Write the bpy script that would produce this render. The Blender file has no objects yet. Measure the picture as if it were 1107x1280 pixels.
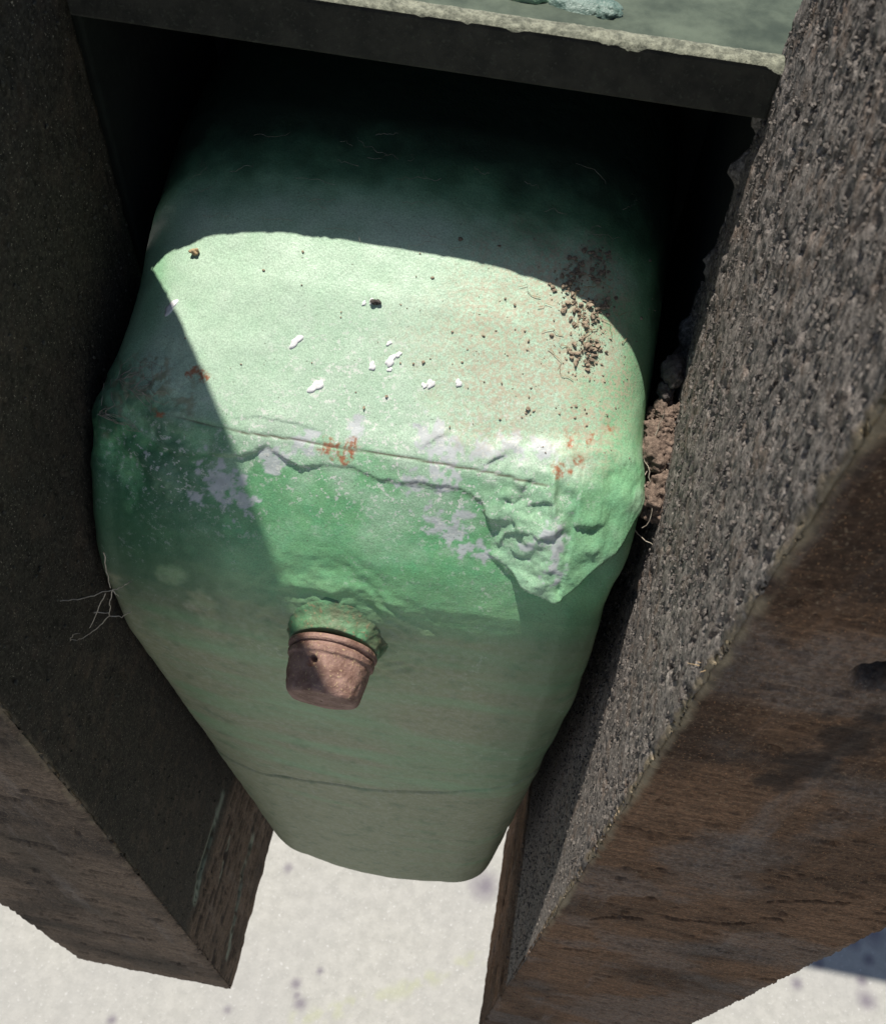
import bpy, bmesh, math, random
import numpy as np
from mathutils import Vector, Matrix

# ------------------------------------------------------------------ camera, light, exposure
SC = bpy.context.scene
COL = SC.collection
CAM_H = 2.0                                   # camera height above the concrete; all z below are relative to the camera
R3 = np.array([[0.9831, 0.1737, -0.0579], [0.1765, -0.8152, 0.5516], [0.0486, -0.5525, -0.8321]])
cd = bpy.data.cameras.new('camera')
cd.sensor_fit = 'VERTICAL'; cd.sensor_height = 36.0; cd.lens = 1250/1280*36.0
cd.clip_start = 0.01; cd.clip_end = 500
cd.dof.use_dof = True; cd.dof.focus_distance = 0.42; cd.dof.aperture_fstop = 38
cam = bpy.data.objects.new('camera', cd); COL.objects.link(cam)
M4 = Matrix.Identity(4)
for i in range(3):
    M4[i][0] = R3[i][0]; M4[i][1] = -R3[i][1]; M4[i][2] = -R3[i][2]
M4 = M4.to_3x3().to_quaternion().to_matrix().to_4x4()
M4.translation = (0, 0, CAM_H)
cam.matrix_world = M4
SC.camera = cam

SUN = Vector((0.172, -0.212, -1.0)).normalized()
ELEV = math.asin(-SUN.z)
w = bpy.data.worlds.new('World'); SC.world = w; w.use_nodes = True
nt = w.node_tree
sky = nt.nodes.new('ShaderNodeTexSky'); sky.sky_type = 'NISHITA'; sky.sun_disc = False
sky.sun_elevation = ELEV; sky.sun_rotation = math.atan2(-SUN.x, -SUN.y)
nt.links.new(sky.outputs[0], nt.nodes['Background'].inputs[0])
nt.nodes['Background'].inputs[1].default_value = 0.075
sl = bpy.data.lights.new('sun', 'SUN'); sl.energy = 5.0; sl.angle = math.radians(0.5); sl.color = (1.0, 0.95, 0.87)
so = bpy.data.objects.new('sun', sl); COL.objects.link(so)
so.rotation_euler = SUN.to_track_quat('-Z', 'Y').to_euler(); so.location = (-.5, .6, 4)
SC.view_settings.view_transform = 'Standard'; SC.view_settings.look = 'None'
SC.view_settings.exposure = 0.55; SC.view_settings.gamma = 1.0

# ------------------------------------------------------------------ numeric noise
def _h(ix, iy, iz, s):
    h = (ix.astype(np.int64)*374761393 + iy.astype(np.int64)*668265263 + iz.astype(np.int64)*2147483647 + s*974634721) & 0xFFFFFFFF
    h = ((h ^ (h >> 13))*1274126177) & 0xFFFFFFFF
    h = ((h ^ (h >> 16))*2246822519) & 0xFFFFFFFF
    return ((h ^ (h >> 15)) & 0xFFFFFF)/float(0xFFFFFF)
def vnoise(P, s=0):
    I = np.floor(P).astype(np.int64); F = P-I
    F = F*F*F*(F*(F*6-15)+10)
    r = 0
    for a in (0, 1):
        wx = F[:, 0] if a else 1-F[:, 0]
        for b in (0, 1):
            wy = F[:, 1] if b else 1-F[:, 1]
            for c in (0, 1):
                wz = F[:, 2] if c else 1-F[:, 2]
                r = r+wx*wy*wz*_h(I[:, 0]+a, I[:, 1]+b, I[:, 2]+c, s)
    return r                                    # 0..1
def fbm(P, scale, octv=4, s=0, gain=.5, sc3=(1, 1, 1)):
    P = P*np.array(sc3)*scale; r = 0; a = 1; t = 0
    for o in range(octv):
        r = r+a*vnoise(P+17.3*o, s+o); t += a; a *= gain; P = P*2.03
    return r/t
def worley(P, scale, s=0):
    P = P*scale; I = np.floor(P).astype(np.int64)
    best = np.full(len(P), 9.)
    for a in (-1, 0, 1):
        for b in (-1, 0, 1):
            for c in (-1, 0, 1):
                J = I+np.array([a, b, c])
                q = np.stack([J[:, k]+_h(J[:, 0], J[:, 1], J[:, 2], s+k) for k in range(3)], 1)
                d = ((P-q)**2).sum(1); best = np.minimum(best, d)
    return np.sqrt(best)
def ss(a, b, x):
    t = np.clip((x-a)/(b-a), 0, 1); return t*t*(3-2*t)
def segdist(P, pts):
    """distance of points P to a polyline of 3D points, and the fraction along it"""
    pts = np.asarray(pts, float); best = np.full(len(P), 9.); fr = np.zeros(len(P)); n = len(pts)-1
    for i in range(n):
        a, b = pts[i], pts[i+1]; d = b-a; L = (d*d).sum()+1e-12
        t = np.clip(((P-a)@d)/L, 0, 1); D = np.linalg.norm(P-(a+t[:, None]*d), axis=1)
        m = D < best; best[m] = D[m]; fr[m] = (i+t[m])/n
    return best, fr
def blobs(P, lst, rough=.5, s=5, scale=150.):
    """soft irregular patches: list of (x, y, z, radius)"""
    r = np.zeros(len(P)); nz = fbm(P, scale, 4, s)
    for x, y, z, rad in lst:
        d = np.linalg.norm(P-np.array([x, y, z]), axis=1)/rad
        r = np.maximum(r, np.clip(1.15-d+(nz-.5)*2*rough, 0, 1))
    return r

# ------------------------------------------------------------------ mesh and object helpers
UP = Vector((0, 0, CAM_H))
def mesh_np(name, V, F, smooth=True, attrs=None):
    me = bpy.data.meshes.new(name); V = np.asarray(V, np.float32); F = np.asarray(F, np.int32)
    k = F.shape[1]
    me.vertices.add(len(V)); me.vertices.foreach_set('co', V.ravel())
    me.loops.add(F.size); me.loops.foreach_set('vertex_index', F.ravel())
    me.polygons.add(len(F)); me.polygons.foreach_set('loop_start', np.arange(0, F.size, k, dtype=np.int32))
    me.polygons.foreach_set('loop_total', np.full(len(F), k, np.int32))
    me.polygons.foreach_set('use_smooth', np.full(len(F), smooth))
    me.update(calc_edges=True); me.validate()
    for n, a in (attrs or {}).items():
        at = me.attributes.new(n, 'FLOAT', 'POINT'); at.data.foreach_set('value', np.asarray(a, np.float32))
    return me
def link(name, me, mat, parent=None):
    o = bpy.data.objects.new(name, me); COL.objects.link(o)
    if mat is not None: me.materials.append(mat)
    if parent is not None: o.parent = parent
    else: o.location = UP
    return o
def tag(o, label=None, cat=None, group=None, kind=None):
    for k, v in (('label', label), ('category', cat), ('group', group), ('kind', kind)):
        if v: o[k] = v
    return o
def thing(name, label, cat, group=None):
    o = bpy.data.objects.new(name, None); COL.objects.link(o); o.location = UP; o.empty_display_size = .02
    return tag(o, label, cat, group)
def grid_faces(nr, nc, wrap=True, flip=False):
    i = np.arange(nr-1)[:, None]; j = np.arange(nc if wrap else nc-1)[None, :]
    j2 = (j+1) % nc
    q = np.stack([i*nc+j, i*nc+j2, (i+1)*nc+j2, (i+1)*nc+j], -1).reshape(-1, 4)
    return q[:, ::-1] if flip else q
def box(name, lo, hi, mat, parent, bev=.0012, noise=0., seed=0, cuts=0):
    bm = bmesh.new(); bmesh.ops.create_cube(bm, size=1)
    lo, hi = Vector(lo), Vector(hi)
    for v in bm.verts:
        v.co = Vector([(lo[k]+hi[k])/2+v.co[k]*(hi[k]-lo[k]) for k in range(3)])
    if bev: bmesh.ops.bevel(bm, geom=bm.edges[:], offset=bev, segments=2, affect='EDGES', profile=.5)
    me = bpy.data.meshes.new(name); bm.to_mesh(me); bm.free()
    for p in me.polygons: p.use_smooth = False
    return link(name, me, mat, parent)
def tubes(name, paths, mat, parent=None, sides=5):
    V = []; F = []
    for pts, r0, r1 in paths:
        pts = [Vector(p) for p in pts]; n = len(pts); base = len(V)
        for i, p in enumerate(pts):
            d = (pts[min(i+1, n-1)]-pts[max(i-1, 0)]).normalized()
            a = d.orthogonal().normalized(); b = d.cross(a); r = r0+(r1-r0)*i/max(1, n-1)
            for k in range(sides):
                t = 2*math.pi*k/sides; V.append(tuple(p+(a*math.cos(t)+b*math.sin(t))*r))
        for i in range(n-1):
            for k in range(sides):
                F.append((base+i*sides+k, base+i*sides+(k+1) % sides, base+(i+1)*sides+(k+1) % sides, base+(i+1)*sides+k))
    return link(name, mesh_np(name, V, F), mat, parent)

# ------------------------------------------------------------------ material helpers
class NT:
    def __init__(s, name):
        s.m = bpy.data.materials.new(name); s.m.use_nodes = True; s.t = s.m.node_tree
        s.b = s.t.nodes['Principled BSDF']
    def n(s, typ, **kw):
        x = s.t.nodes.new(typ)
        for k, v in kw.items(): setattr(x, k, v)
        return x
    def l(s, a, b): s.t.links.new(a, b)
    def inp(s, sock, v):
        if hasattr(v, 'is_linked'): s.l(v, sock)
        elif isinstance(v, tuple) and len(v) == 3: sock.default_value = (*v, 1)
        else: sock.default_value = v
    def coord(s):
        if not hasattr(s, '_c'): s._c = s.n('ShaderNodeTexCoord').outputs['Object']
        return s._c
    def scaled(s, sc):
        mp = s.n('ShaderNodeMapping'); mp.inputs['Scale'].default_value = sc; s.l(s.coord(), mp.inputs['Vector']); return mp.outputs[0]
    def noise(s, scale, detail=4, rough=.55, vec=None, dist=0):
        x = s.n('ShaderNodeTexNoise'); x.inputs['Scale'].default_value = scale; x.inputs['Detail'].default_value = detail
        x.inputs['Roughness'].default_value = rough; x.inputs['Distortion'].default_value = dist
        s.l(vec or s.coord(), x.inputs['Vector']); return x.outputs['Fac']
    def voro(s, scale, vec=None, out='Distance'):
        x = s.n('ShaderNodeTexVoronoi'); x.inputs['Scale'].default_value = scale; s.l(vec or s.coord(), x.inputs['Vector']); return x.outputs[out]
    def ramp(s, f, a, b, lo=0., hi=1.):
        x = s.n('ShaderNodeMapRange', interpolation_type='SMOOTHSTEP')
        s.inp(x.inputs[0], f); x.inputs[1].default_value = a; x.inputs[2].default_value = b; x.inputs[3].default_value = lo; x.inputs[4].default_value = hi
        return x.outputs[0]
    def math(s, op, a, b=0.):
        x = s.n('ShaderNodeMath', operation=op); s.inp(x.inputs[0], a); s.inp(x.inputs[1], b); return x.outputs[0]
    def mix(s, f, a, b, mode='MIX'):
        x = s.n('ShaderNodeMix', data_type='RGBA', blend_type=mode)
        s.inp(x.inputs[0], f); s.inp(x.inputs[6], a); s.inp(x.inputs[7], b); return x.outputs[2]
    def attr(s, name): 
        x = s.n('ShaderNodeAttribute', attribute_name=name); return x.outputs['Fac']
    def bump(s, h, dist, strength=1., prev=None):
        x = s.n('ShaderNodeBump'); x.inputs['Distance'].default_value = dist; x.inputs['Strength'].default_value = strength
        s.l(h, x.inputs['Height'])
        if prev is not None: s.l(prev, x.inputs['Normal'])
        return x.outputs[0]
    def done(s, col, rough=.7, normal=None, metallic=0., spec=.5):
        s.inp(s.b.inputs['Base Color'], col); s.inp(s.b.inputs['Roughness'], rough); s.inp(s.b.inputs['Metallic'], metallic)
        s.inp(s.b.inputs['Specular IOR Level'], spec)
        if normal is not None: s.l(normal, s.b.inputs['Normal'])
        return s.m

def mat_paint():
    m = NT('weathered_green_paint')
    fine = m.noise(900, 3, .6); mid = m.noise(160, 5, .6); big = m.noise(28, 4, .55); speck = m.noise(1500, 2, .5)
    base = m.mix(m.ramp(big, .3, .7), (.118, .315, .138), (.178, .40, .195))
    base = m.mix(m.ramp(mid, .35, .75, 0, .5), base, (.10, .36, .17))
    chalk = m.mix(fine, (.385, .49, .385), (.46, .56, .455))
    col = m.mix(m.attr('chalk'), base, chalk)
    gr_ = m.ramp(m.noise(1900, 2, .5), .3, .7, .80, 1.14); gv_ = m.n('ShaderNodeCombineColor'); [m.l(gr_, gv_.inputs[i]) for i in range(3)]
    col = m.mix(1.0, col, gv_.outputs[0], 'MULTIPLY')
    grime = m.mix(mid, (.185, .198, .108), (.310, .305, .190))
    grime = m.mix(m.ramp(m.noise(380, 5, .65), .40, .70, 0, .5), grime, (.36, .36, .29))
    grime = m.mix(m.ramp(m.noise(90, 5, .6), .52, .72, 0, .55), grime, (.10, .15, .085))
    col = m.mix(m.attr('grime'), col, grime)
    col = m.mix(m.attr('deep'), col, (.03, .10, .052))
    bare = m.mix(m.ramp(mid, .3, .7), (.40, .41, .43), (.52, .53, .55))
    col = m.mix(m.attr('bare'), col, bare)
    fl = m.math('MULTIPLY', m.attr('fleck'), m.ramp(m.noise(420, 4, .65), .55, .61))
    fl = m.math('MULTIPLY', fl, m.ramp(m.noise(1300, 3, .6), .38, .55))
    col = m.mix(fl, col, (.56, .58, .53))
    sand = m.mix(speck, (.31, .25, .175), (.47, .40, .30))
    col = m.mix(m.math('MULTIPLY', m.attr('dirt'), m.ramp(m.noise(700, 3, .6), .38, .62)), col, sand)
    col = m.mix(m.math('MULTIPLY', m.attr('rust'), m.ramp(m.noise(520, 4, .6), .35, .6)), col, m.mix(fine, (.25, .095, .05), (.36, .17, .09)))
    col = m.mix(m.attr('line'), col, (.085, .05, .03))
    col = m.mix(m.attr('back_shade'), col, m.mix(mid, (.010, .014, .011), (.028, .036, .028)))  # shade under the crossbar, painted near-black onto the tank's back
    pep = m.ramp(m.noise(1100, 2, .4), .70, .76)
    col = m.mix(m.math('MULTIPLY', pep, .6), col, (.08, .07, .05))
    nrm = m.bump(mid, .0006, .25); nrm = m.bump(fine, .0003, .5, nrm)
    rough = m.ramp(m.attr('grime'), 0, 1, .42, .62)
    return m.done(col, rough, nrm, spec=.4)

def mat_wood(name, dark, lite, crust_dark, crust_lite):
    m = NT(name)
    gv = m.scaled((1, 1, 9)); g = m.noise(45, 6, .62, gv, .6); g2 = m.noise(190, 5, .65, gv)
    big = m.noise(9, 4, .6); fine = m.noise(800, 3, .6)
    wood = m.mix(m.ramp(g, .3, .7), dark, lite)
    wood = m.mix(m.ramp(g2, .45, .75, 0, .6), wood, (lite[0]*1.5, lite[1]*1.45, lite[2]*1.35))
    wood = m.mix(m.ramp(big, .42, .66, 0, .85), wood, (dark[0]*.42, dark[1]*.45, dark[2]*.5))
    st = m.noise(60, 5, .6, m.scaled((1, 1, .12)))
    wood = m.mix(m.ramp(st, .55, .75, 0, .45), wood, (.20, .17, .15))
    wood = m.mix(m.ramp(fine, .58, .70, 0, .55), wood, (.26, .19, .12))
    vw = m.n('ShaderNodeCombineColor'); vf = m.ramp(m.noise(520, 4, .7), .25, .75, .55, 1.45); [m.l(vf, vw.inputs[i]) for i in range(3)]
    wood = m.mix(1.0, wood, vw.outputs[0], 'MULTIPLY')
    wood = m.mix(m.ramp(m.noise(1250, 3, .6), .62, .70, 0, .8), wood, (lite[0]*2.0, lite[1]*1.9, lite[2]*1.7))
    wood = m.mix(m.ramp(m.noise(330, 5, .7), .60, .72, 0, .7), wood, (dark[0]*.45, dark[1]*.45, dark[2]*.45))
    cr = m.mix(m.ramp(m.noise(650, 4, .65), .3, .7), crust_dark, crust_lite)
    vc = m.voro(620, out='Color'); cr = m.mix(.75, cr, m.mix(m.math('MULTIPLY', vc, 1.0), (.35, .35, .35), (1.75, 1.7, 1.65)), 'MULTIPLY')
    cr = m.mix(m.ramp(m.noise(1300, 2, .5), .66, .74), cr, (.34, .30, .24))
    col = m.mix(m.attr('crust'), wood, cr)
    col = m.mix(m.attr('worn'), col, m.mix(fine, (.17, .135, .085), (.40, .33, .22)))
    col = m.mix(m.attr('moss'), col, (.26, .30, .23))
    col = m.mix(m.attr('crack'), col, (.012, .010, .009))
    n1 = m.bump(g2, .0012, .5); n1 = m.bump(fine, .0007, .6, n1)
    return m.done(col, .92, n1, spec=.2)

def mat_simple(name, a, b, scale, rough=.8, bd=.0005, metallic=0., spec=.35, spots=None):
    m = NT(name); f = m.noise(scale, 5, .62); f2 = m.noise(scale*6, 3, .6)
    col = m.mix(m.ramp(f, .3, .7), a, b)
    if spots: col = m.mix(m.ramp(f2, .58, .68), col, spots)
    nb = m.bump(f, bd*2, .5); nb = m.bump(f2, bd, .6, nb)
    return m.done(col, rough, nb, metallic, spec)

def mat_concrete():
    m = NT('pale_concrete')
    f = m.noise(40, 6, .65); f2 = m.noise(160, 4, .6); big = m.noise(3, 4, .5)
    col = m.mix(m.ramp(f, .3, .7), (.255, .249, .225), (.312, .303, .274))
    col = m.mix(m.ramp(big, .35, .7, 0, .4), col, (.25, .245, .235))
    col = m.mix(m.ramp(f2, .62, .70, 0, .6), col, (.44, .435, .42))
    col = m.mix(m.ramp(f2, .36, .30, 0, .4), col, (.20, .19, .17))
    col = m.mix(m.attr('stain'), col, (.115, .10, .12))
    col = m.mix(m.attr('moss'), col, (.27, .28, .17))
    nb = m.bump(f2, .003, .5)
    return m.done(col, .9, nb, spec=.2)

MP = mat_paint()
MW_R = mat_wood('brown_weathered_timber', (.082, .045, .025), (.185, .105, .060), (.078, .070, .065), (.215, .197, .182))
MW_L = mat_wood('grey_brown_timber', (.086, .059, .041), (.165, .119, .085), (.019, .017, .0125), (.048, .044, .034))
M_STEEL = mat_simple('sooty_steel', (.016, .016, .013), (.034, .033, .026), 120, .85, .0005, spots=(.040, .042, .032))
M_LIP = mat_simple('dusty_steel_edge', (.075, .08, .06), (.24, .245, .185), 420, .9, .0006, spots=(.05, .05, .04))
M_DECK = mat_simple('grimy_deck_paint', (.022, .034, .024), (.075, .095, .068), 45, .8, .0006)
M_DARK = mat_simple('cavity_shade_dark', (.006, .008, .006), (.012, .016, .012), 50, .9)  # near-black colour puts the cavity's shade into its plates
M_RUST = mat_simple('rusty_plug', (.125, .065, .048), (.25, .155, .125), 150, .7, .0008, spots=(.31, .22, .13))
M_SOIL = mat_simple('brown_soil', (.085, .060, .046), (.185, .135, .105), 420, .97, .0008, spots=(.30, .22, .17))
M_MUD = mat_simple('dry_tan_mud', (.17, .13, .095), (.31, .25, .18), 500, .97, .0004)
M_GRAIN = mat_simple('sooty_grit', (.042, .037, .034), (.150, .132, .117), 700, .97, .0003)
M_GRAIND = mat_simple('dark_grit', (.03, .028, .02), (.08, .075, .058), 700, .97, .0003)
M_SOILD = mat_simple('dark_grey_soil', (.045, .038, .035), (.11, .095, .088), 420, .97, .0008)
M_CHIP = mat_simple('white_spatter', (.58, .58, .58), (.70, .70, .70), 500, .7, .0002)
M_WEB = mat_simple('old_web', (.26, .22, .17), (.42, .38, .31), 300, .8, .0001)
M_STRAW = mat_simple('dry_fibre', (.26, .17, .09), (.42, .31, .18), 300, .8, .0001)
M_CONC = mat_concrete()

# ------------------------------------------------------------------ ground
def ground():
    # a dense patch where it is seen, inside a very large sheet
    xs = np.concatenate([[-150, -20, -4], np.linspace(-1.2, 1.4, 521), [4, 20, 150]])
    ys = np.concatenate([[-150, -20, -4], np.linspace(-.3, 1.1, 281), [4, 20, 150]])
    X, Y = np.meshgrid(xs, ys); P = np.stack([X.ravel(), Y.ravel(), np.zeros(X.size)], 1)
    inn = (abs(P[:, 0]) < 3) & (abs(P[:, 1]) < 3)
    stain = np.zeros(len(P)); moss = np.zeros(len(P))
    stain[inn] = blobs(P[inn], STAINS, .25, 9, 60.)
    if MOSSLINE:
        d, fr = segdist(P[inn], MOSSLINE); nz = fbm(P[inn], 60, 3, 3)
        moss[inn] = ss(.02, .0, d-.02*(nz-.5))*ss(.35, .6, nz)*.45
    me = mesh_np('ground', P, grid_faces(len(ys), len(xs), False), True, {'stain': stain*.8, 'moss': moss})
    o = link('ground', me, M_CONC); o.location = (0, 0, 0); o['kind'] = 'structure'
STAINS = [(.827, .494, 0, .014), (.802, .52, 0, .018), (.84, .545, 0, .03), (.732, .472, 0, .014), (.819, .4225, 0, .022), (.812, .455, 0, .012), (.690, .426, 0, .014), (-.2186, .2562, 0, .012), (-.203, .2256, 0, .014), (-.212, .238, 0, .008), (-.286, .452, 0, .012), (-.1815, .286, 0, .007), (-.327, .193, 0, .009), (-.5225, .14, 0, .010), (.092, .49, 0, .035), (.66, .505, 0, .010)]
MOSSLINE = [(-.20, .20, 0), (-.165, .22, 0), (-.097, .245, 0), (-.004, .296, 0), (.104, .365, 0)]
ground()

# ------------------------------------------------------------------ machine frame (crossbar, deck, back plate)
fr_ = thing('machine_frame', 'dark steel crossbar with pale dusty top edge, spanning between the timbers above the green tank', 'steel frame')
box('crossbar', (-.20, .288, -.1865), (.0595, .2945, -.169), M_STEEL, fr_)
box('deck_plate', (-.30, .2915, -.184), (.17, .47, -.177), M_DECK, fr_)
box('back_plate', (-.30, .41, -.98), (.17, .418, -.1845), M_DARK, fr_)
box('side_plate', (-.172, .296, -.98), (-.166, .4095, -.1845), M_DARK, fr_)
box('side_plate', (.0605, .2995, -.99), (.0665, .4095, -.1845), M_DARK, fr_)  # dark sheet added in place of the timber's shaded inner side

box('shadow_plate_arm', (.10, .4705, -.184), (.17, 1.15, -.177), M_DECK, fr_)  # unseen arm, only links the added plate to the deck
box('shadow_plate', (.1705, .845, -.184), (1.0, 1.15, -.177), M_DECK, fr_)  # unseen plate added to cast a shadow on the ground
def dust_layer():
    nx, ny = 500, 12; x = np.linspace(-.1645, .0592, nx); v = np.linspace(0, 1, ny)
    X, T = np.meshgrid(x, v); P0 = np.column_stack([X.ravel(), 0*X.ravel(), 0*X.ravel()])
    edge = .2879-.0014*ss(.45, .8, fbm(P0, 140, 4, 31)).reshape(X.shape)
    Y = edge*(1-T)+.2950*T
    P = np.column_stack([X.ravel(), Y.ravel(), np.zeros(X.size)])
    Z = -.1688+.0011*np.clip(np.sin(np.pi*np.clip(T.ravel()*1.0, 0, 1)), 0, 1)**.6*(.4+fbm(P, 500, 3, 32))
    sp = np.clip((.288-Y.ravel())/.0014, 0, 1); Z = Z-.0016*sp
    P[:, 2] = Z
    link('dust_layer', mesh_np('dust_layer', P, grid_faces(ny, nx, False)), M_LIP, fr_)
dust_layer()

# ------------------------------------------------------------------ tank
AX, A_HW = -.0555, .107
YF = .176                                       # front face of the tank at its middle
TC = np.array([-.0555, .300])
cy_ = np.array([.1760, .1763, .1771, .1790, .1830, .1895, .2000, .2060, .2117, .2180, .235, .255, .275, .29, .32, .42])
cz_ = np.array([-.410, -.393, -.378, -.362, -.346, -.3305, -.3115, -.301, -.2915, -.2855, -.2715, -.2565, -.2445, -.238, -.230, -.224])
def outline(n_front, n_back, r, bulge, a, hw):
    """plan outline: rounded rectangle with a slightly bulging front; front part first, left to right"""
    yc = YF+bulge
    pts = [(a-hw, y) for y in np.linspace(.36, yc+r, 80)]
    arc = [(a-hw+r-r*math.cos(t), yc+r-r*math.sin(t)) for t in np.linspace(0, math.pi/2, 40)][1:]
    pts += arc
    for x in np.linspace(a-hw+r, a+hw-r, 200)[1:-1]:
        pts.append((x, YF+bulge*min(1, abs(x-a)/(hw-r))**2))
    pts += [(2*a-x, y) for x, y in arc[::-1]]
    pts += [(a+hw, y) for y in np.linspace(yc+r, .36, 80)]
    t = np.linspace(0, math.pi, 80); c_, s_ = np.cos(t), np.sin(t)
    back = np.column_stack([a+hw*np.sign(c_)*abs(c_)**.5, .3605+.03*s_**.5])
    def even(P, n):
        P = np.array(P); L = np.concatenate([[0], np.cumsum(np.linalg.norm(np.diff(P, axis=0), axis=1))])
        k = np.linspace(0, L[-1], n); return np.column_stack([np.interp(k, L, P[:, 0]), np.interp(k, L, P[:, 1])])
    f = even(pts, n_front); w_ = max(3, int(.008/(.45/n_front)))|1
    ker = np.hanning(w_+2)[1:-1]; ker /= ker.sum(); h = w_//2
    f = np.column_stack([np.convolve(np.concatenate([[f[0, c]-(f[1, c]-f[0, c])*(h-i) for i in range(h)], f[:, c], [f[-1, c]+(f[-1, c]-f[-2, c])*(i+1) for i in range(h)]]), ker, 'valid') for c in (0, 1)])
    return np.vstack([f, even(back[1:-1], n_back)])
def tank_h(x, y, O_yf):
    q = y-(O_yf-YF)
    c = np.interp(q, cy_s, cz_s)
    d = np.clip(abs(x-AX)/A_HW, 0, 1)
    k = ss(.195, .265, q); e = 5-k
    return c-(.028+.077*k)*(1-(1-d**e)**(1/e))
cy_s = np.linspace(YF, .42, 900); cz_s = np.interp(cy_s, cy_, cz_)
_i = cy_s > .188
cz_s[_i] = np.convolve(np.pad(cz_s, 14, 'edge'), np.hanning(31)[1:-1]/np.hanning(31).sum(), 'valid')[_i]
def tank_surface():
    nf, nb = 760, 140
    O = outline(nf, nb, .010, .006, AX, A_HW); OB = outline(nf, nb, .044, .005, -.0482, .0955); OB[:, 1] += .010; N = len(O)
    ts = np.linspace(1, .03, 330); eps = ts**2.3
    rows = []
    fx = O[:nf, 0]; fy = O[:nf, 1]; o = np.argsort(fx)
    def yf(x): return np.interp(x, fx[o], fy[o])
    for e in eps:
        p = TC+(1-e)*(O-TC)
        z = tank_h(p[:, 0], p[:, 1], np.minimum(yf(p[:, 0]), .25))
        rows.append(np.column_stack([p, z]))
    p = O; z0 = tank_h(p[:, 0], p[:, 1], np.minimum(yf(p[:, 0]), .25))
    zb = -.788
    for t in np.concatenate([np.linspace(0, .30, 70)[1:], np.linspace(.30, .56, 170)[1:], np.linspace(.56, 1, 80)[1:]]):
        z = z0*(1-t)+zb*t
        q = p+(OB-p)*t
        rows.append(np.column_stack([q, z]))
    p = OB
    for t in np.linspace(.1, 1, 10):              # rounded foot and bottom
        a = t*math.pi/2; ins = .016*(1-math.cos(a)); q = TC+(p-TC)*(1-ins/.1)
        rows.append(np.column_stack([q, np.full(N, zb-.014*math.sin(a))]))
    q = TC+(p-TC)*.05; rows.append(np.column_stack([q, np.full(N, zb-.0142)]))
    V = np.concatenate(rows); F = grid_faces(len(rows), N, True, True)
    return V, F, len(rows), N
V, F, NR, NC = tank_surface()
tank = thing('green_tank', 'weathered green painted steel tank with a rusty drain plug on its front', 'tank')

SEAM = [[-.150,.2175,-.2945],[-0.1308,0.2159,-0.2926],[-0.1122,0.2135,-0.2922],[-0.0992,0.2126,-0.292],[-0.0812,0.2128,-0.291],[-0.0573,0.2126,-0.2908],[-0.0338,0.2132,-0.2906],[-0.0103,0.2135,-0.2912],[0.0162,0.2144,-0.2934]]
FILL = [[-0.1556,-0.2996],[-0.1398,-0.3019],[-0.1247,-0.3057],[-0.1106,-0.3018],[-0.0984,-0.2994],[-0.0891,-0.2949],[-0.0833,-0.2968],[-0.0763,-0.2996],[-0.0681,-0.2973],[-0.0563,-0.2965],[-0.047,-0.2986],[-0.0381,-0.2984],[-0.0295,-0.2974],[-0.023,-0.2977],[-0.0162,-0.2978],[-0.0083,-0.3009],[-0.0030,-0.310],[-0.0018,-0.3185],[-0.0008,-0.3204],[0.0052,-0.323],[0.0115,-0.3285],[0.0186,-0.3306],[0.0251,-0.333],[0.031,-0.3278],[0.0369,-0.3205],[0.0433,-0.3165],[0.0475,-0.309],[.052,-.304]]
FTOP = [[-.16,-.285],[-0.1043,-0.2897],[-0.0941,-0.2871],[-0.0854,-0.2853],[-0.0761,-0.2862],[-0.0669,-0.2875],[-0.0557,-0.2846],[-0.0351,-0.2849],[-0.0284,-0.2824],[-0.0183,-0.2824],[-0.0087,-0.284],[-0.0011,-0.2822],[.02,-.283],[.05,-.285]]
RIDGE = [[0.0153,0.2177,-0.2902],[0.0183,0.2082,-0.3014],[0.0218,0.198,-0.3177],[0.0252,0.1917,-0.3323]]
RIDGE2 = [[0.0274,0.224,-0.2879],[0.0298,0.2166,-0.2944],[0.0383,0.2127,-0.3019],[0.045,0.2112,-0.3082]]
DENT = [[0.027,0.2071,-0.305],[0.032,0.2078,-0.3056],[0.0367,0.2099,-0.3046]]
CURL = [[0.0043,0.2036,-0.3054],[0.0085,.2047,-.3046],[.0060,.2015,-.3085],[.0095,.2000,-.3105]]
BARE = [[-0.1069,0.1992,-0.3112,0.013],[-0.0973,0.1972,-0.3134,0.008],[-0.1146,0.1962,-0.3173,0.006],[-0.0152,0.198,-0.312,0.012],[-0.023,0.1993,-0.3093,0.009],[-0.0054,0.1955,-0.3171,0.008],[-0.0341,0.2079,-0.2965,0.007],[-0.0225,0.2091,-0.2956,0.009],[-0.0004,0.2213,-0.285,0.009],[-0.0114,0.2181,-0.2868,0.008],[0.0194,0.2038,-0.3078,0.008],[0.0215,0.198,-0.3177,0.007],[-0.0862,0.207,-0.298,0.008],[-0.075,0.2119,-0.2915,0.007],[-0.0294,0.22,-0.2843,0.009],[-0.0225,0.2156,-0.2886,0.010],[0.0109,0.2234,-0.2846,0.007],[-0.057,0.2184,-0.2853,0.005],[0.0228,0.195,-0.3241,0.005],[.010,.200,-.312,.004]]
RUST = [[-0.0646,0.2121,-0.2912,0.006],[-0.0598,0.2103,-0.2933,0.005],[-0.0575,0.2139,-0.2896,0.0045],[-0.1205,0.2277,-0.281,0.005],[-0.1166,0.2268,-0.2812,0.004],[0.0196,0.2273,-0.2834,0.005],[0.0179,0.2193,-0.2892,0.005],[0.0259,0.2308,-0.2828,0.004],[0.0231,0.2228,-0.2875,0.004],[-0.1306,0.2148,-0.2936,0.004],[.033,.236,-.283,.004]]
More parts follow.
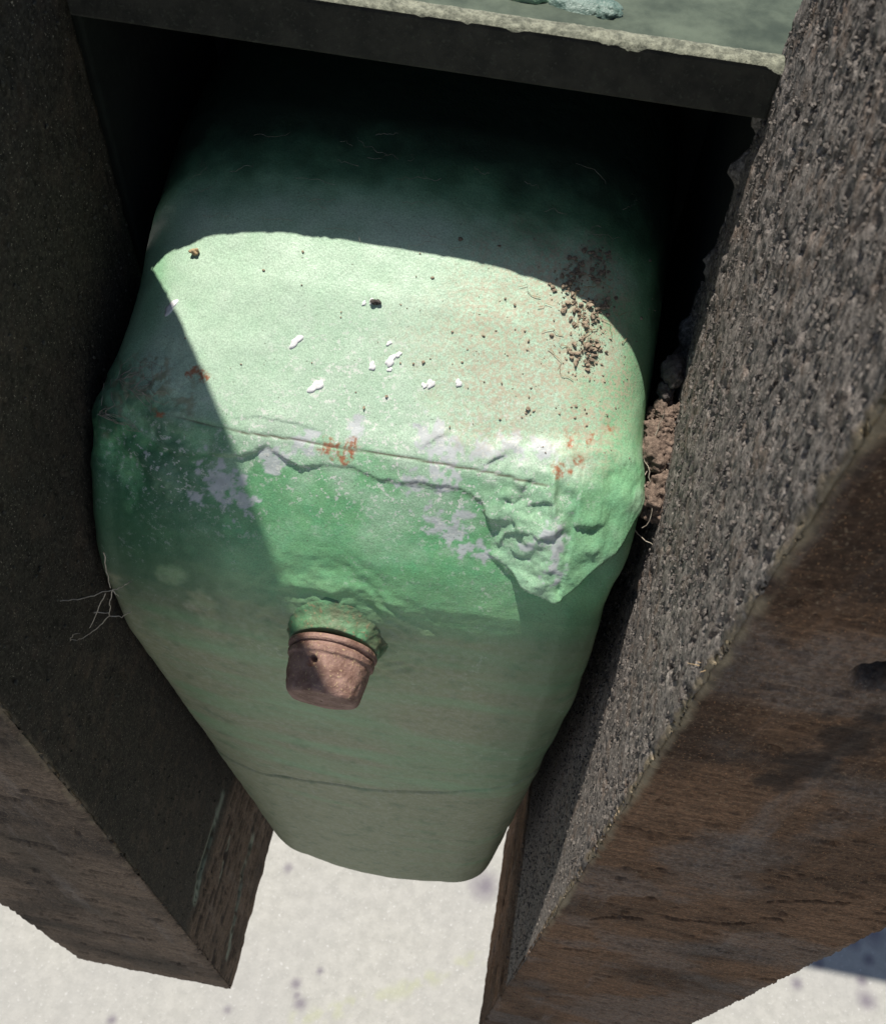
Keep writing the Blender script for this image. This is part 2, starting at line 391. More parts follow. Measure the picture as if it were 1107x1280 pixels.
DIRT = [[-0.0045,0.2527,-0.2607,0.040],[0.0082,0.2486,-0.2658,0.032],[-0.0104,0.2398,-0.2693,0.026],[0.0153,0.2582,-0.2617,0.028],[-0.0195,0.2545,-0.2579,0.02],[0.026,0.2371,-0.2788,0.022],[0.033,0.2511,-0.2754,0.018],[0.0171,0.2717,-0.2545,0.02],[0.0066,0.2705,-0.2518,0.02]]
FLECK = [[-0.0508,0.1863,-0.3342,0.010],[-0.0331,0.21,-0.294,0.04],[-0.0097,0.2113,-0.2938,0.04],[-0.0596,0.2237,-0.2809,0.04],[-0.0901,0.2124,-0.2916,0.025],[0.0022,0.2111,-0.2951,0.03],[-0.0676,0.2042,-0.3012,0.025],[-0.0333,0.185,-0.3394,0.02],[-0.0028,0.1882,-0.3339,0.025],[-0.0193,0.2024,-0.3048,0.025],[-0.1002,0.1929,-0.3216,0.02],[-.13,.2,-.315,.03]]
WEBZ = [[-0.158,0.2313,-0.3077,.010],[-0.146,0.2258,-0.2897,.012],[-0.1355,0.2239,-0.2871,.010],[-0.122,0.2196,-0.2878,.008],[-0.1504,0.2133,-0.3018,.008]]
FLAPS = [([[-.0560,.2088,-.2968],[-.0472,.207,-.2996],[-.0382,.2068,-.2992],[-.0292,.2063,-.2988],[-.0233,.2095,-.2995],[-.016,.2069,-.2990],[-.0084,.2073,-.3021],[-.003,.205,-.3045]], .0004, .003),
 ([[-.0075,.2048,-.3042],[-.0035,.2048,-.3065],[-.0005,.2051,-.3067]], .0016, .003), ([[.0030,.2065,-.3035],[.0058,.2059,-.3085],[.0110,.2058,-.3085]], .0018, .003),
 ([[-.0035,.1939,-.3195],[.0019,.1946,-.3225],[.0081,.1928,-.3269],[.0161,.1915,-.3293],[.0245,.1916,-.3335]], .0016, .004),
 ([[.0255,.2078,-.3047],[.0319,.2078,-.3053],[.0383,.2114,-.3045]], .0022, .004), ([[.0040,.2,-.3150],[.0085,.2,-.3180],[.0130,.2,-.3160]], .0013, .003), ([[.0105,.2,-.3075],[.0140,.2,-.3095],[.0180,.2,-.3080]], .0012, .003), ([[-.0010,.2,-.2985],[.0030,.2,-.3000],[.0060,.2,-.2978]], .0013, .003), ([[.030,.2,-.3125],[.0345,.2,-.3140],[.0385,.2,-.3120]], .0010, .003), ([[-.0092,.2167,-.29],[-.0068,.2192,-.2879],[-.0020,.2212,-.2865]], .0012, .003),
 ([[-.0325,.2191,-.2875],[-.0282,.2216,-.2846],[-.0226,.223,-.2827]], .0008, .004), ([[.0070,.2087,-.3005],[.0106,.2125,-.2988],[.0172,.2154,-.2975]], .0012, .003), ([[.0000,.1968,-.3172],[.0028,.2006,-.3110],[.0085,.2026,-.3082]], .0014, .003),
 ([[-.110,.2,-.3022],[-.098,.2,-.2998],[-.0891,.2,-.2955]], .0013, .004), ([[-.088,.2,-.2956],[-.0763,.2,-.2992],[-.068,.2,-.2978]], .0010, .003), ([[-.104,.2,-.2893],[-.092,.2,-.2868],[-.078,.2,-.2868],[-.067,.2,-.2878]], .0007, .003)]
PLX, PLZ = -.0580, -.3745
def detail_tank(V):
    me = mesh_np('tmp', V, F); nr = np.empty(len(V)*3, np.float32); me.vertex_normals.foreach_get('vector', nr); bpy.data.meshes.remove(me)
    Nn = nr.reshape(-1, 3).astype(float)
    x, y, z = V[:, 0], V[:, 1], V[:, 2]
    vis = y < .40
    A = {k: np.zeros(len(V)) for k in ('chalk', 'grime', 'deep', 'bare', 'fleck', 'dirt', 'rust', 'line', 'back_shade')}
    P = V[vis]; X, Y, Z = P.T; D = np.zeros(len(P)); SX = np.zeros((len(P), 3))
    n1 = fbm(P, 35, 4, 1); n2 = fbm(P, 160, 4, 2); n3 = fbm(P, 420, 3, 3); n4 = fbm(P, 70, 4, 4)
    front = ss(.002, .03, .235-Y)
    D += (n1-.5)*.0018+(n2-.5)*.0003
    # body filler smeared over the weld, with its torn lower rim
    fa, ta = np.array(FILL), np.array(FTOP)
    zb = np.interp(X, fa[:, 0], fa[:, 1])+(n3-.5)*.0016; zt = np.interp(X, ta[:, 0], ta[:, 1])+(n3-.5)*.002
    inside = ss(-.0002, .0007, Z-zb)*ss(-.002, .003, zt-Z)
    thick = .0007+.0008*ss(.35, .65, n4)+.0006*ss(-.01, .02, X)
    em = .2+.3*ss(-.062, -.05, X); rim = inside*np.exp(-((Z-zb-.0006)/.0012)**2)*em*ss(.243, .225, Y)
    thick *= .16+.48*em+.35*ss(-.008, .0, X); SX[:, 2] -= rim*.0005; D += rim*.0003
    D += inside*thick*ss(.243, .225, Y)
    # crumpled right corner: pushed out above its broken lower rim
    co = ss(-.004, .022, X)*ss(-.289, -.322, Z)*ss(-.0008, .0006, Z-zb)*ss(.238, .222, Y)
    SX += co[:, None]*np.array([.15, -1, -.15])*.0026
    rg = abs(fbm(P, 120, 3, 8)-.5)*2
    cr = ss(-.010, .004, X)*ss(-.284, -.296, Z)*ss(-.0008, .0006, Z-zb)*ss(.240, .226, Y)
    D += cr*((n4-.5)*np.where(X > .026, .0012, .0048)+(n2-.5)*.0014)
    d, f = segdist(P, RIDGE); lowk = ss(-.0008, .0006, Z-zb)*ss(.240, .226, Y)
    rx = np.interp(-Z, [.286, .295, .304, .319, .334], [.0139, .016, .0182, .0216, .025])
    tent = np.where(X < rx, np.clip(1-d/.015, 0, 1), np.clip(1-d/.021, 0, 1))*ss(-.279, -.300, Z)
    D += lowk*(.0040*tent+.0018*np.clip(1-d/.0019, 0, 1)*ss(-.286, -.296, Z)); A_line = 0*d
    D -= .0045*ss(.030, .048, X)*ss(-.322, -.350, Z)*ss(.26, .22, Y)
    # torn flaps of filler: raised along a rim, dropping off sharply below it
    for pts, h_, fall in FLAPS:
        pa = np.array(pts); o_ = np.argsort(pa[:, 0]); pa = pa[o_]
        zl = np.interp(X, pa[:, 0], pa[:, 2])+(n3-.5)*.0012
        u = (X-pa[0, 0])/(pa[-1, 0]-pa[0, 0]); tp = np.clip(np.sin(np.pi*np.clip(u, 0, 1)), 0, 1)**.6*(u > 0)*(u < 1)*ss(.240, .228, Y)
        sd = Z-zl; fl = h_*np.exp(-np.clip(sd, 0, 1)/fall)*ss(-.0004, .0003, sd)*tp
        D += fl; SX[:, 2] -= .7*fl*np.exp(-np.clip(sd, 0, 1)/.0012)
        lk = tp*np.exp(-((sd+.0004)/.0005)**2)*min(1, h_/.0016)*.8
        A['line'][vis] = np.maximum(A['line'][vis], lk)
    # lumps on the left shoulder and the ripples round the plug boss
    lf = ss(-.105, -.135, X)*ss(-.34, -.31, Z)*ss(.245, .225, Y)
    D += lf*((n4-.5)*.0045+(abs(n2-.5))*-.0014)
    dr = np.hypot(X-PLX, Z-PLZ)
    rp = ss(.055, .024, dr)*ss(.20, .19, Y)
    ang = np.arctan2(Z-PLZ, X-PLX)
    D += rp*(.0003*np.sin(dr*620+n1*24+ang)+(n4-.5)*.0030+(n2-.5)*.0010)
    ub = ss(.046, .030, np.hypot(X-PLX, (Z-PLZ)*1.5-.012))*ss(.20, .19, Y)*ss(-.38, -.36, Z)
    D += ub*.0006
    D += .0020*ss(-.150, -.158, X)*ss(-.292, -.312, Z)*ss(-.40, -.34, Z)*ss(.25, .225, Y)
    # seam groove
    ds, f = segdist(P, SEAM); D -= np.exp(-(ds/.0005)**2)*.00035*ss(.1, .25, f)
    A['line'][vis] = np.maximum(np.clip(ss(.00050, .00018, ds)*ss(.12, .25, f)*(.55+.5*n4), 0, 1), A_line*0)
    # lower bend line of the front
    zg = np.interp(X, [-.16, -.1129, -.077, -.0434, -.0066, .0317, .05], [-.600, -.5932, -.5773, -.5705, -.5573, -.535, -.53])+(n4-.5)*.004
    gz = Z-zg; gr = ss(.22, .21, Y)
    D += gr*(-.0010*np.exp(-(gz/.0014)**2)*(.3+1.2*n4)+.0005*ss(.003, -.003, gz))
    A['line'][vis] += gr*np.exp(-(gz/.0008)**2)*.35*ss(.4, .6, fbm(P, 45, 3, 12))
    V2 = V.copy(); V2[vis] += Nn[vis]*D[:, None]+SX
    # ---- wear masks, and the shade painted on the back
    top = ss(-.300, -.286, Z+(n2-.5)*.010)
    chalk = top*(.95-.65*ss(.012, .038, X+(n4-.5)*.03))*(1-.55*ss(-.128, -.148, X+(n4-.5)*.02))*(1-.85*ss(.268, .300, Y+(n4-.5)*.02))
    low = ss(-.300, -.345, Z)
    chalk += (1-top)*.55*ss(.42, .64, n4)*(1-low)
    chalk = np.maximum(chalk, (Y < .24)*inside*.50*(.6+.8*(n2-.3))*ss(.035, .015, X)); chalk = np.maximum(chalk, cr*(.5-.3*ss(.018, .028, X)))
    A['chalk'][vis] = np.clip(chalk*(.85+.3*(n2-.5)), 0, 1)
    hs = fbm(P, 40, 5, 6, sc3=(.35, 1, 2.2))
    A['grime'][vis] = np.clip(ss(-.325, -.385, Z)*(.80+1.1*(hs-.5))+.25*ss(-.545, -.60, Z)+.35*ss(-.14, -.158, X)*ss(-.31, -.36, Z), 0, .95)
    A['grime'][vis] = np.maximum(A['grime'][vis], .55*ss(.006, 0, abs(dr-.030-.012*n1))*ss(-.38, -.40, Z)*ss(.2, .19, Y))
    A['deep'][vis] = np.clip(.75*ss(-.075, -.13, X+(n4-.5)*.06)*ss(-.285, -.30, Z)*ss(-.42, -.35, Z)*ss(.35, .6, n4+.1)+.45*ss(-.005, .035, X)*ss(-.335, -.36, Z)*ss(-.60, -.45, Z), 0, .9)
    A['back_shade'][vis] = .93*ss(.276, .318, Y+(n4-.5)*.03)  # darkens toward the back: cavity shade put into the paint colour
    A['bare'][vis] = .85*ss(.40, .66, blobs(P, BARE, .95, 21, 330.))*ss(.30, .45, n3)
    A['line'][vis] = np.maximum(A['line'][vis], .75*np.exp(-((Z-zb+.0003)/.0005)**2)*(Y < .235)*em*ss(.36, .50, n4))
    A['fleck'][vis] = np.clip(blobs(P, FLECK, .2, 22, 100.)*1.2, 0, 1)*(1-.85*low)+.25*ss(.62, .72, n4)*low
    A['dirt'][vis] = np.clip(.75*blobs(P, [[0.0183,0.2659,-0.2586,0.011],[0.0201,0.2575,-0.264,0.011],[0.0094,0.2734,-0.252,0.008],[0.0175,0.2854,-0.2477,0.009]], .7, 29, 260.)+blobs(P, DIRT, .45, 23, 90.), 0, .78)
    A['rust'][vis] = ss(.45, .8, blobs(P, RUST, .9, 24, 420.))
    wz = blobs(P, WEBZ, .9, 25, 160.)
    A['grime'][vis] = np.maximum(A['grime'][vis], .8*ss(.2, .7, wz)*ss(.45, .6, n3))
    A['chalk'][vis] *= 1-A['bare'][vis]*0
    return V2, A
VT, AT = detail_tank(V)
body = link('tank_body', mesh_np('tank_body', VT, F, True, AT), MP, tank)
from mathutils.bvhtree import BVHTree
_front = F[(VT[F].mean(1)[:, 1] < .33)]
BV = BVHTree.FromPolygons([tuple(v) for v in VT.tolist()], _front.tolist())
def near(p):
    loc, n, i, d = BV.find_nearest(Vector(p)); 
    if n.dot(Vector((0, -.5, 1))) < 0: n = -n
    return loc, n

# white spatter spots: thin irregular flakes lying on the paint
rnd = random.Random(4)
SPOTS = [[-0.0836,0.2395,-0.2685,0.0036],[-0.0738,0.228,-0.2775,0.0040],[-0.0486,0.2384,-0.269,0.0030],[-0.0548,0.236,-0.2708,0.0020],[-0.033,0.234,-0.2727,0.0026],[-0.0484,0.2359,-0.2709,0.0014],[-0.1337,0.2481,-0.2709,0.0042],[-0.0461,0.2406,-0.2674,0.0014],[-0.0232,0.2357,-0.2717,0.0018],[-0.0587,0.2542,-0.2573,0.0018],[-0.0502,0.2432,-0.2653,0.0013],[-0.0352,0.2332,-0.2732,0.0014],[-0.0614,0.2533,-0.2579,0.0014]]
for (sx, sy, sz, sr) in SPOTS:
    loc, n = near((sx, sy, sz)); a = n.orthogonal().normalized(); b_ = n.cross(a); ph = rnd.random()*6.3
    Vs = [tuple(loc+n*.0003)]; K = 28; rings = ((.45, .00028), (.92, .00022), (1, -.0005))
    el = rnd.uniform(.5, .95)
    for rr, hh in rings:
        for k in range(K):
            t = 2*math.pi*k/K; r = .8*sr*rr*(1+.22*math.sin(2*t+ph)+.15*math.sin(3*t+2*ph)+.10*math.sin(5*t+ph*3))
            q = loc+a*(r*math.cos(t))+b_*(r*el*math.sin(t)); Vs.append(tuple(q+n*hh))
    Fs = [(0, 1+k, 1+(k+1) % K, 1+(k+1) % K) for k in range(K)]
    me = bpy.data.meshes.new('white_spot')
    fs = [(0, 1+k, 1+(k+1) % K) for k in range(K)]
    for i in range(2):
        fs += [(1+i*K+k, 1+(i+1)*K+k, 1+(i+1)*K+(k+1) % K, 1+i*K+(k+1) % K) for k in range(K)]
    me.from_pydata(Vs, [], fs); me.update()
    for p_ in me.polygons: p_.use_smooth = True
    link('white_spot', me, M_CHIP, tank)

# drain plug: welded boss, collar and tapered cap, pointing straight out of the front
def lathe(name, prof, mat, parent, K=120, seed=0, amp=.0004, hexa=0., hole=None, cx=PLX, cz=PLZ, tilt=0.):
    rows = []
    t = np.linspace(0, 2*math.pi, K, endpoint=False)
    for (r, yy, hx) in prof:
        rr = r*(1+hexa*hx*np.cos(6*t+.6))
        rows.append(np.column_stack([cx+rr*np.sin(t), np.full(K, yy), cz+rr*np.cos(t)]))
    Vv = np.concatenate(rows); nz = fbm(Vv, 180, 4, seed); nz2 = fbm(Vv, 600, 3, seed+5)
    c = np.column_stack([Vv[:, 0]-cx, 0*nz, Vv[:, 2]-cz]); L = np.linalg.norm(c, axis=1)+1e-9; c /= L[:, None]
    Vv = Vv+c*(((nz-.5)*2*amp+(nz2-.5)*amp*.8)*np.clip(L/.006, 0, 1))[:, None]
    if hole:
        hp = np.array(hole[:3]); d = np.linalg.norm(Vv-hp, axis=1)
        Vv = Vv-c*(.0045*ss(hole[3], hole[3]*.72, d))[:, None]
    if tilt:
        dy, dz = Vv[:, 1]-.1715, Vv[:, 2]-cz; c_, s_ = math.cos(tilt), math.sin(tilt)
        Vv[:, 1] = .1715+dy*c_-dz*s_; Vv[:, 2] = cz+dz*c_+dy*s_
    return link(name, mesh_np(name, Vv, grid_faces(len(rows), K, True, True)), mat, parent)
def interp_prof(p, n):
    p = np.array(p); L = np.concatenate([[0], np.cumsum(np.linalg.norm(np.diff(p[:, :2], axis=0), axis=1))]); k = np.linspace(0, L[-1], n)
    return list(zip(*[np.interp(k, L, p[:, c]) for c in range(3)]))
plug = lathe('drain_plug', interp_prof([(.0166, .1705, 0), (.0168, .1692, 0), (.0179, .1688, 0), (.0178, .1666, .1), (.0167, .1657, .2), (.0166, .1645, .4), (.0163, .160, .8), (.0153, .1535, 1), (.0146, .1518, 1), (.0136, .1508, 1), (.008, .1505, .5), (.0005, .1503, 0)], 90), M_RUST, tank, 150, 3, .0005, .034,
             (PLX-.0050, .1622, PLZ+.0154, .0025), tilt=.17)
lathe('collar', interp_prof([(.0160, .1725, 0), (.0180, .1722, 0), (.0185, .1714, 0), (.0184, .1703, 0), (.0178, .1697, 0), (.0168, .1694, 0)], 30), M_RUST, plug, 140, 7, .0003, tilt=.10)
MB = mat_simple('boss_paint', (.10, .115, .065), (.09, .22, .11), 110, .6, .0007, spots=(.19, .16, .09))
lathe('boss', interp_prof([(.0275, .1850, 0), (.0235, .1805, 0), (.0212, .1785, 0), (.0200, .1768, 0), (.0193, .1750, 0), (.0186, .1735, 0), (.0183, .1724, 0), (.0150, .1722, 0)], 40), MB, plug, 140, 11, .0011)
# ------------------------------------------------------------------ timber posts
CRACKS_R = [([[.077, .121, -.5196], [.0874, .121, -.503], [.0986, .121, -.4996]], .0014, .004), ([[.1048, .121, -.4851], [.1142, .121, -.4852], [.1308, .121, -.4783], [.142, .121, -.466]], .0018, .005), ([[.06, .245, -.8722], [.06, .2223, -.895], [.06, .2019, -.8982]], .0030, .006), ([[.06, .1936, -.7298], [.06, .1669, -.7331], [.06, .1422, -.7431]], .0020, .004), ([[.06, .215, -.93], [.06, .18, -.94], [.06, .15, -.936]], .002, .004), ([[.1365, .121, -.430], [.150, .121, -.418], [.163, .121, -.409]], .0016, .004), ([[.068, .121, -.60], [.083, .121, -.592], [.095, .121, -.59]], .0012, .003)]
CRACKS_L = [([[-.165, .2034, -.733], [-.165, .1742, -.7344], [-.165, .1517, -.735], [-.165, .1376, -.7453]], .0032, .005), ([[-.165, .2193, -.895], [-.165, .191, -.8925], [-.165, .1687, -.9119], [-.165, .1327, -.9298]], .0032, .006), ([[-.2384, .112, -.81], [-.2165, .112, -.8093], [-.1956, .112, -.7972]], .0018, .004), ([[-.205, .112, -.905], [-.188, .112, -.90]], .0016, .003), ([[-.180, .112, -.712], [-.172, .112, -.708]], .0026, .003), ([[-.165, .20, -.80], [-.165, .165, -.81]], .0012, .003)]
def post_detail(V, xin, sgn, yb, yfr, width, zb):
    right = sgn > 0
    x, y, z = V.T; inn = (x-xin)*sgn; out = V.copy()
    onA = (abs(inn) < 1e-5) & (y > yfr+1e-6); onB = (abs(y-yfr) < 1e-5) & (inn > -1e-5)
    see = z < .02
    At = {k: np.zeros(len(V)) for k in ('crust', 'worn', 'moss', 'crack')}
    n1 = fbm(V, 30, 4, 40+right); n2 = fbm(V, 150, 4, 42+right)
    rag = (fbm(V, 90, 4, 44)-.5)*.030
    upper = ss(-.765, -.745, z+rag*.3)                      # soot and soil crust on the inner face, clean split wood below it
    # inner face crust
    m = onA & see
    P = V[m]; grain = worley(P, 560, 50); gr2 = worley(P, 1100, 60); cl = fbm(P, 85, 4, 46)
    fade = ss(-.62, -.30, P[:, 2])*.75+.25
    amp = (1.0 if right else .6)*fade*upper[m]
    h = amp*(.0005*(1-np.clip(grain, 0, 1))+.0006*(1-np.clip(gr2, 0, 1))+.0018*(cl-.45)+.0007*(fbm(P, 330, 3, 47)-.4))
    h -= amp*.0022*ss(.66, .73, fbm(P, 300, 3, 48))
    if right:
        for (by, bz, br, bh) in ((.298, -.213, .008, .0045), (.296, -.250, .006, .003), (.294, -.285, .007, .003), (.292, -.305, .010, .003), (.290, -.34, .010, .003), (.297, -.19, .006, .003)):
            d = np.hypot(P[:, 1]-by, P[:, 2]-bz); h += bh*ss(br, br*.2, d+(cl-.5)*.012)
    out[m, 0] -= sgn*h
    At['crust'][m] = upper[m]*(.96-.25*ss(.55, .7, n2[m]))
    # front face: long ragged checks and bumps
    mb = onB & see; P = V[mb]
    w1 = fbm(P, 55, 5, 52, sc3=(1, 1, 6)); w2 = fbm(P, 210, 4, 53, sc3=(1, 1, 4))
    out[mb, 1] += (.5-w1)*.0018+(.5-w2)*.0010+.0018*ss(.67, .74, w1)+(.5-fbm(P, 500, 3, 65))*.0009
    At['crack'][mb] = np.maximum(.6*ss(.67, .74, w1)*ss(-.30, -.42, P[:, 2]+(n2[mb]-.5)*.1), .40*ss(.69, .75, w2))
    At['crust'][mb] = .35*ss(.52, .66, fbm(P, 18, 4, 54))
    # split wood on the lower inner face
    lowA = onA & (upper < .5); P = V[lowA]; w3 = fbm(P, 60, 5, 56, sc3=(1, 1, 7))
    out[lowA, 0] += sgn*((w3-.5)*.004); At['crack'][lowA] = .8*ss(.60, .67, w3)
    for pts, wd, dp in (CRACKS_R if right else CRACKS_L):
        box_ = (abs(z-np.mean([q[2] for q in pts])) < .07) & (onA | onB)
        d, f = segdist(V[box_], pts); tap = np.sin(np.pi*np.clip(f, .02, .98))**.5
        d = d+(n2[box_]-.5)*wd*1.6; g = ss(wd*tap*1.15, wd*tap*.45, d)
        At['crack'][box_] = np.maximum(At['crack'][box_], g)
        At['moss'][box_] = np.maximum(At['moss'][box_], .7*ss(wd*2.6, wd*1.3, d)*(1-g)*(onA[box_] & (not right)))
        isA = onA[box_]; idx = np.where(box_)[0]
        out[idx[isA], 0] += sgn*dp*g[isA]; out[idx[~isA], 1] += dp*g[~isA]
    if right:                                               # dark knot hole and the stain below it
        d = np.hypot((x-.0985)*1.0, (z+.2215)*.8)+(n2-.5)*.006; k = ss(.0075, .003, d)*onB; out[:, 1] += .010*k; At['crack'] = np.maximum(At['crack'], k)
        d = segdist(V, [[.104, .121, -.2456], [.1044, .121, -.2695], [.099, .121, -.30]])[0]+(n2-.5)*.022; At['crack'] = np.maximum(At['crack'], .72*ss(.011, .003, d)*onB)
    # worn, chipped arris between inner face and front
    b = .0030+.0050*(fbm(V*np.array([0, 0, 1]), 55, 4, 58)-.35); b = np.clip(b, .0010, .0055)
    da = np.where(onA, y-yfr, 9); db = np.where(onB, inn, 9)
    k = np.clip(1-da/b, 0, 1); out[:, 0] += sgn*.55*b*k*k*onA
    k = np.clip(1-db/b, 0, 1); out[:, 1] += .55*b*k*k*onB
    dd = np.minimum(da, db); wv = ss(.0040, .0006, dd+(n2-.5)*.004)*ss(.32, .52, fbm(V, 120, 4, 59))
    At['worn'] = wv*(.85 if right else .45)*ss(-.62, -.5, z)
    At['crust'] *= 1-.8*At['worn']
    # outer arris and foot a little uneven
    ou = (inn > width-1e-5); out[ou, 0] += sgn*(n1[ou]-.5)*.006
    out[:, 2] += np.where(z < zb+.012, (fbm(V, 50, 3, 61)-.5)*.010, 0)
    return out, At
def post(name, label, xin, sgn, mat, yb, yfr, width, zb, nA, nB, nz):
    """xin: x of the inner face, sgn: +1 post lies to the right of it"""
    zt = .3
    # plan perimeter starting at back-inner corner: A (inner face) -> B (front) -> outer -> back
    ya = np.linspace(yb, yfr, nA, endpoint=False); xb = np.linspace(0, width, nB, endpoint=False)
    yo = np.linspace(yfr, yb, 24, endpoint=False); xk = np.linspace(width, 0, 24, endpoint=False)
    pl = np.concatenate([np.column_stack([0*ya, ya]), np.column_stack([xb, 0*xb+yfr]), np.column_stack([0*yo+width, yo]), np.column_stack([xk, 0*xk+yb])])
    t = np.linspace(0, 1, nz); zs = zt+(zb-zt)*(np.where(t < .05, t/.05*.30/(zt-zb), .30/(zt-zb)+(1-.30/(zt-zb))*(np.clip(t-.05, 0, 1)/.95)**1.3))
    N = len(pl); rows = [np.column_stack([xin+sgn*pl[:, 0], pl[:, 1], np.full(N, z)]) for z in zs]
    c = np.array([xin+sgn*width/2, (yb+yfr)/2])
    base = rows[-1][:, :2]
    for k, f in ((.002, .99), (.004, .96), (.0045, .5), (.0045, .05)):
        rows.append(np.column_stack([c+(base-c)*f, np.full(N, zb-k)]))
    V = np.concatenate(rows); F = grid_faces(len(rows), N, True, sgn > 0)
    V, At = post_detail(V, xin, sgn, yb, yfr, width, zb)
    ob = link(name, mesh_np(name, V, F, True, At), mat)
    return tag(ob, label, 'timber')
post('timber_post', 'right-hand timber with a sunlit sooty inner side and brown shaded front', .060, 1, MW_R, .298, .121, .127, -1.0, 240, 170, 560)
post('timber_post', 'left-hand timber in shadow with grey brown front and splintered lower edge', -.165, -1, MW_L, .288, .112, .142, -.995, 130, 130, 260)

pr = [o for o in bpy.data.objects if o.name == 'timber_post'][0]
rs = random.Random(7); sp = []
for i in range(14):
    p = Vector((.0605+rs.uniform(-.001, .006), .1225+rs.uniform(-.001, .011), -.238+rs.uniform(-.008, .007))); d = Vector((rs.uniform(-.9, .3), rs.uniform(-.8, .6), rs.uniform(-1, -.1))).normalized(); pts = [p]
    for k in range(4): d = (d+Vector([rs.uniform(-.25, .25) for _ in range(3)])).normalized(); p = p+d*rs.uniform(.0006, .0014); pts.append(p)
    sp.append((pts, rs.uniform(.0001, .0003), .00006))
tubes('splinter_fibres', sp, M_STRAW, pr)

def soil_grains(parent, xin, sgn, y0, y1, n, mat, seed):
    r_ = np.random.RandomState(seed)
    z = -.06-.72*r_.rand(n)**1.6; y = y0+(y1-y0)*r_.rand(n)
    bm = bmesh.new(); bmesh.ops.create_icosphere(bm, subdivisions=1, radius=1); iv = np.array([q.co[:] for q in bm.verts]); jf = np.array([[q.index for q in p.verts] for p in bm.faces]); bm.free()
    rad = (.00030+.00070*r_.rand(n)**2.4)*(.75+.25*(z+.8)/.8)
    vv = iv[None]*(1+.9*(r_.rand(n, len(iv), 1)-.5))*(rad[:, None, None]*(.7+.6*r_.rand(n, 1, 3))*np.array([.75, 1, 1]))
    vv = vv+np.column_stack([xin-sgn*(.0002+.0009*r_.rand(n))*np.where(z > -.5, 1, .5), y, z])[:, None, :]
    ff = jf[None]+(np.arange(n)*len(iv))[:, None, None]
    o = link('soil_grains', mesh_np('soil_grains', vv.reshape(-1, 3), ff.reshape(-1, 3), False), mat, parent); o['kind'] = 'stuff'
soil_grains(pr, .060, 1, .124, .297, 13000, M_GRAIN, 3)
soil_grains([o for o in bpy.data.objects if o.name == 'timber_post.001'][0], -.165, -1, .116, .287, 1800, M_GRAIND, 4)

# ------------------------------------------------------------------ loose soil, rootlets, web
def lump(c, r, seed, sub=4, rough=.35):
    bm = bmesh.new(); bmesh.ops.create_icosphere(bm, subdivisions=sub, radius=1)
    v = np.array([q.co[:] for q in bm.verts]); f = np.array([[q.index for q in p.verts] for p in bm.faces]); bm.free()
    p = v*np.array(r)+np.array(c)
    n = fbm(p, 1.1/max(r), 4, seed); g = worley(p, 620, seed+9); h_ = fbm(p, 900, 3, seed+4); k = 1+rough*2*(n-.5)+(.0012*(.5-g)+.0018*(h_-.5))/max(r)
    return np.array(c)+v*np.array(r)*k[:, None], f
def join(name, parts, mat, parent=None, smooth=True):
    Vs, Fs, b = [], [], 0
    for v, f in parts: Vs.append(v); Fs.append(f+b); b += len(v)
    return link(name, mesh_np(name, np.concatenate(Vs), np.concatenate(Fs), smooth), mat, parent)
rg_ = random.Random(11)
main = []
for i in range(34):
    t = rg_.random(); c = (.0560+rg_.uniform(-.003, .003), .262-.030*t+rg_.uniform(-.005, .005), -.296-.018*t+rg_.uniform(-.004, .004))
    r = rg_.uniform(.0025, .0062); main.append(lump(c, (r*.9, r, r*rg_.uniform(.8, 1.3)), i*7, 5, .8))
tag(join('soil_clod', main, M_SOIL), 'crumbly brown soil wedged between the green tank and the sooty timber', 'soil')
dk = [lump((.0555, .270, -.284), (.0045, .006, .0055), 91, 4, .5), lump((.057, .274, -.290), (.004, .005, .004), 95, 4, .5), lump((.054, .266, -.290), (.003, .004, .004), 99, 4, .5)]
tag(join('soil_clod', dk, M_SOILD), 'small dark grey soil lump just above the brown wedged soil', 'soil')
rts = []
for i in range(26):
    p = Vector((.052+rg_.uniform(-.003, .006), .238+rg_.uniform(-.018, .022), -.312+rg_.uniform(-.02, .016))); d = Vector((rg_.uniform(-1, 1), rg_.uniform(-1, 1), rg_.uniform(-1, .4))).normalized(); pts = [p]
    for k in range(7):
        d = (d+Vector([rg_.uniform(-.6, .6) for _ in range(3)])).normalized(); p = p+d*.0022; p.x = min(max(p.x, .0485), .0605); pts.append(p)
    rts.append((pts, .00022, .00012))
tag(tubes('rootlets', rts, M_WEB), 'tangle of thin dry rootlets hanging from the brown wedged soil', 'rootlets')

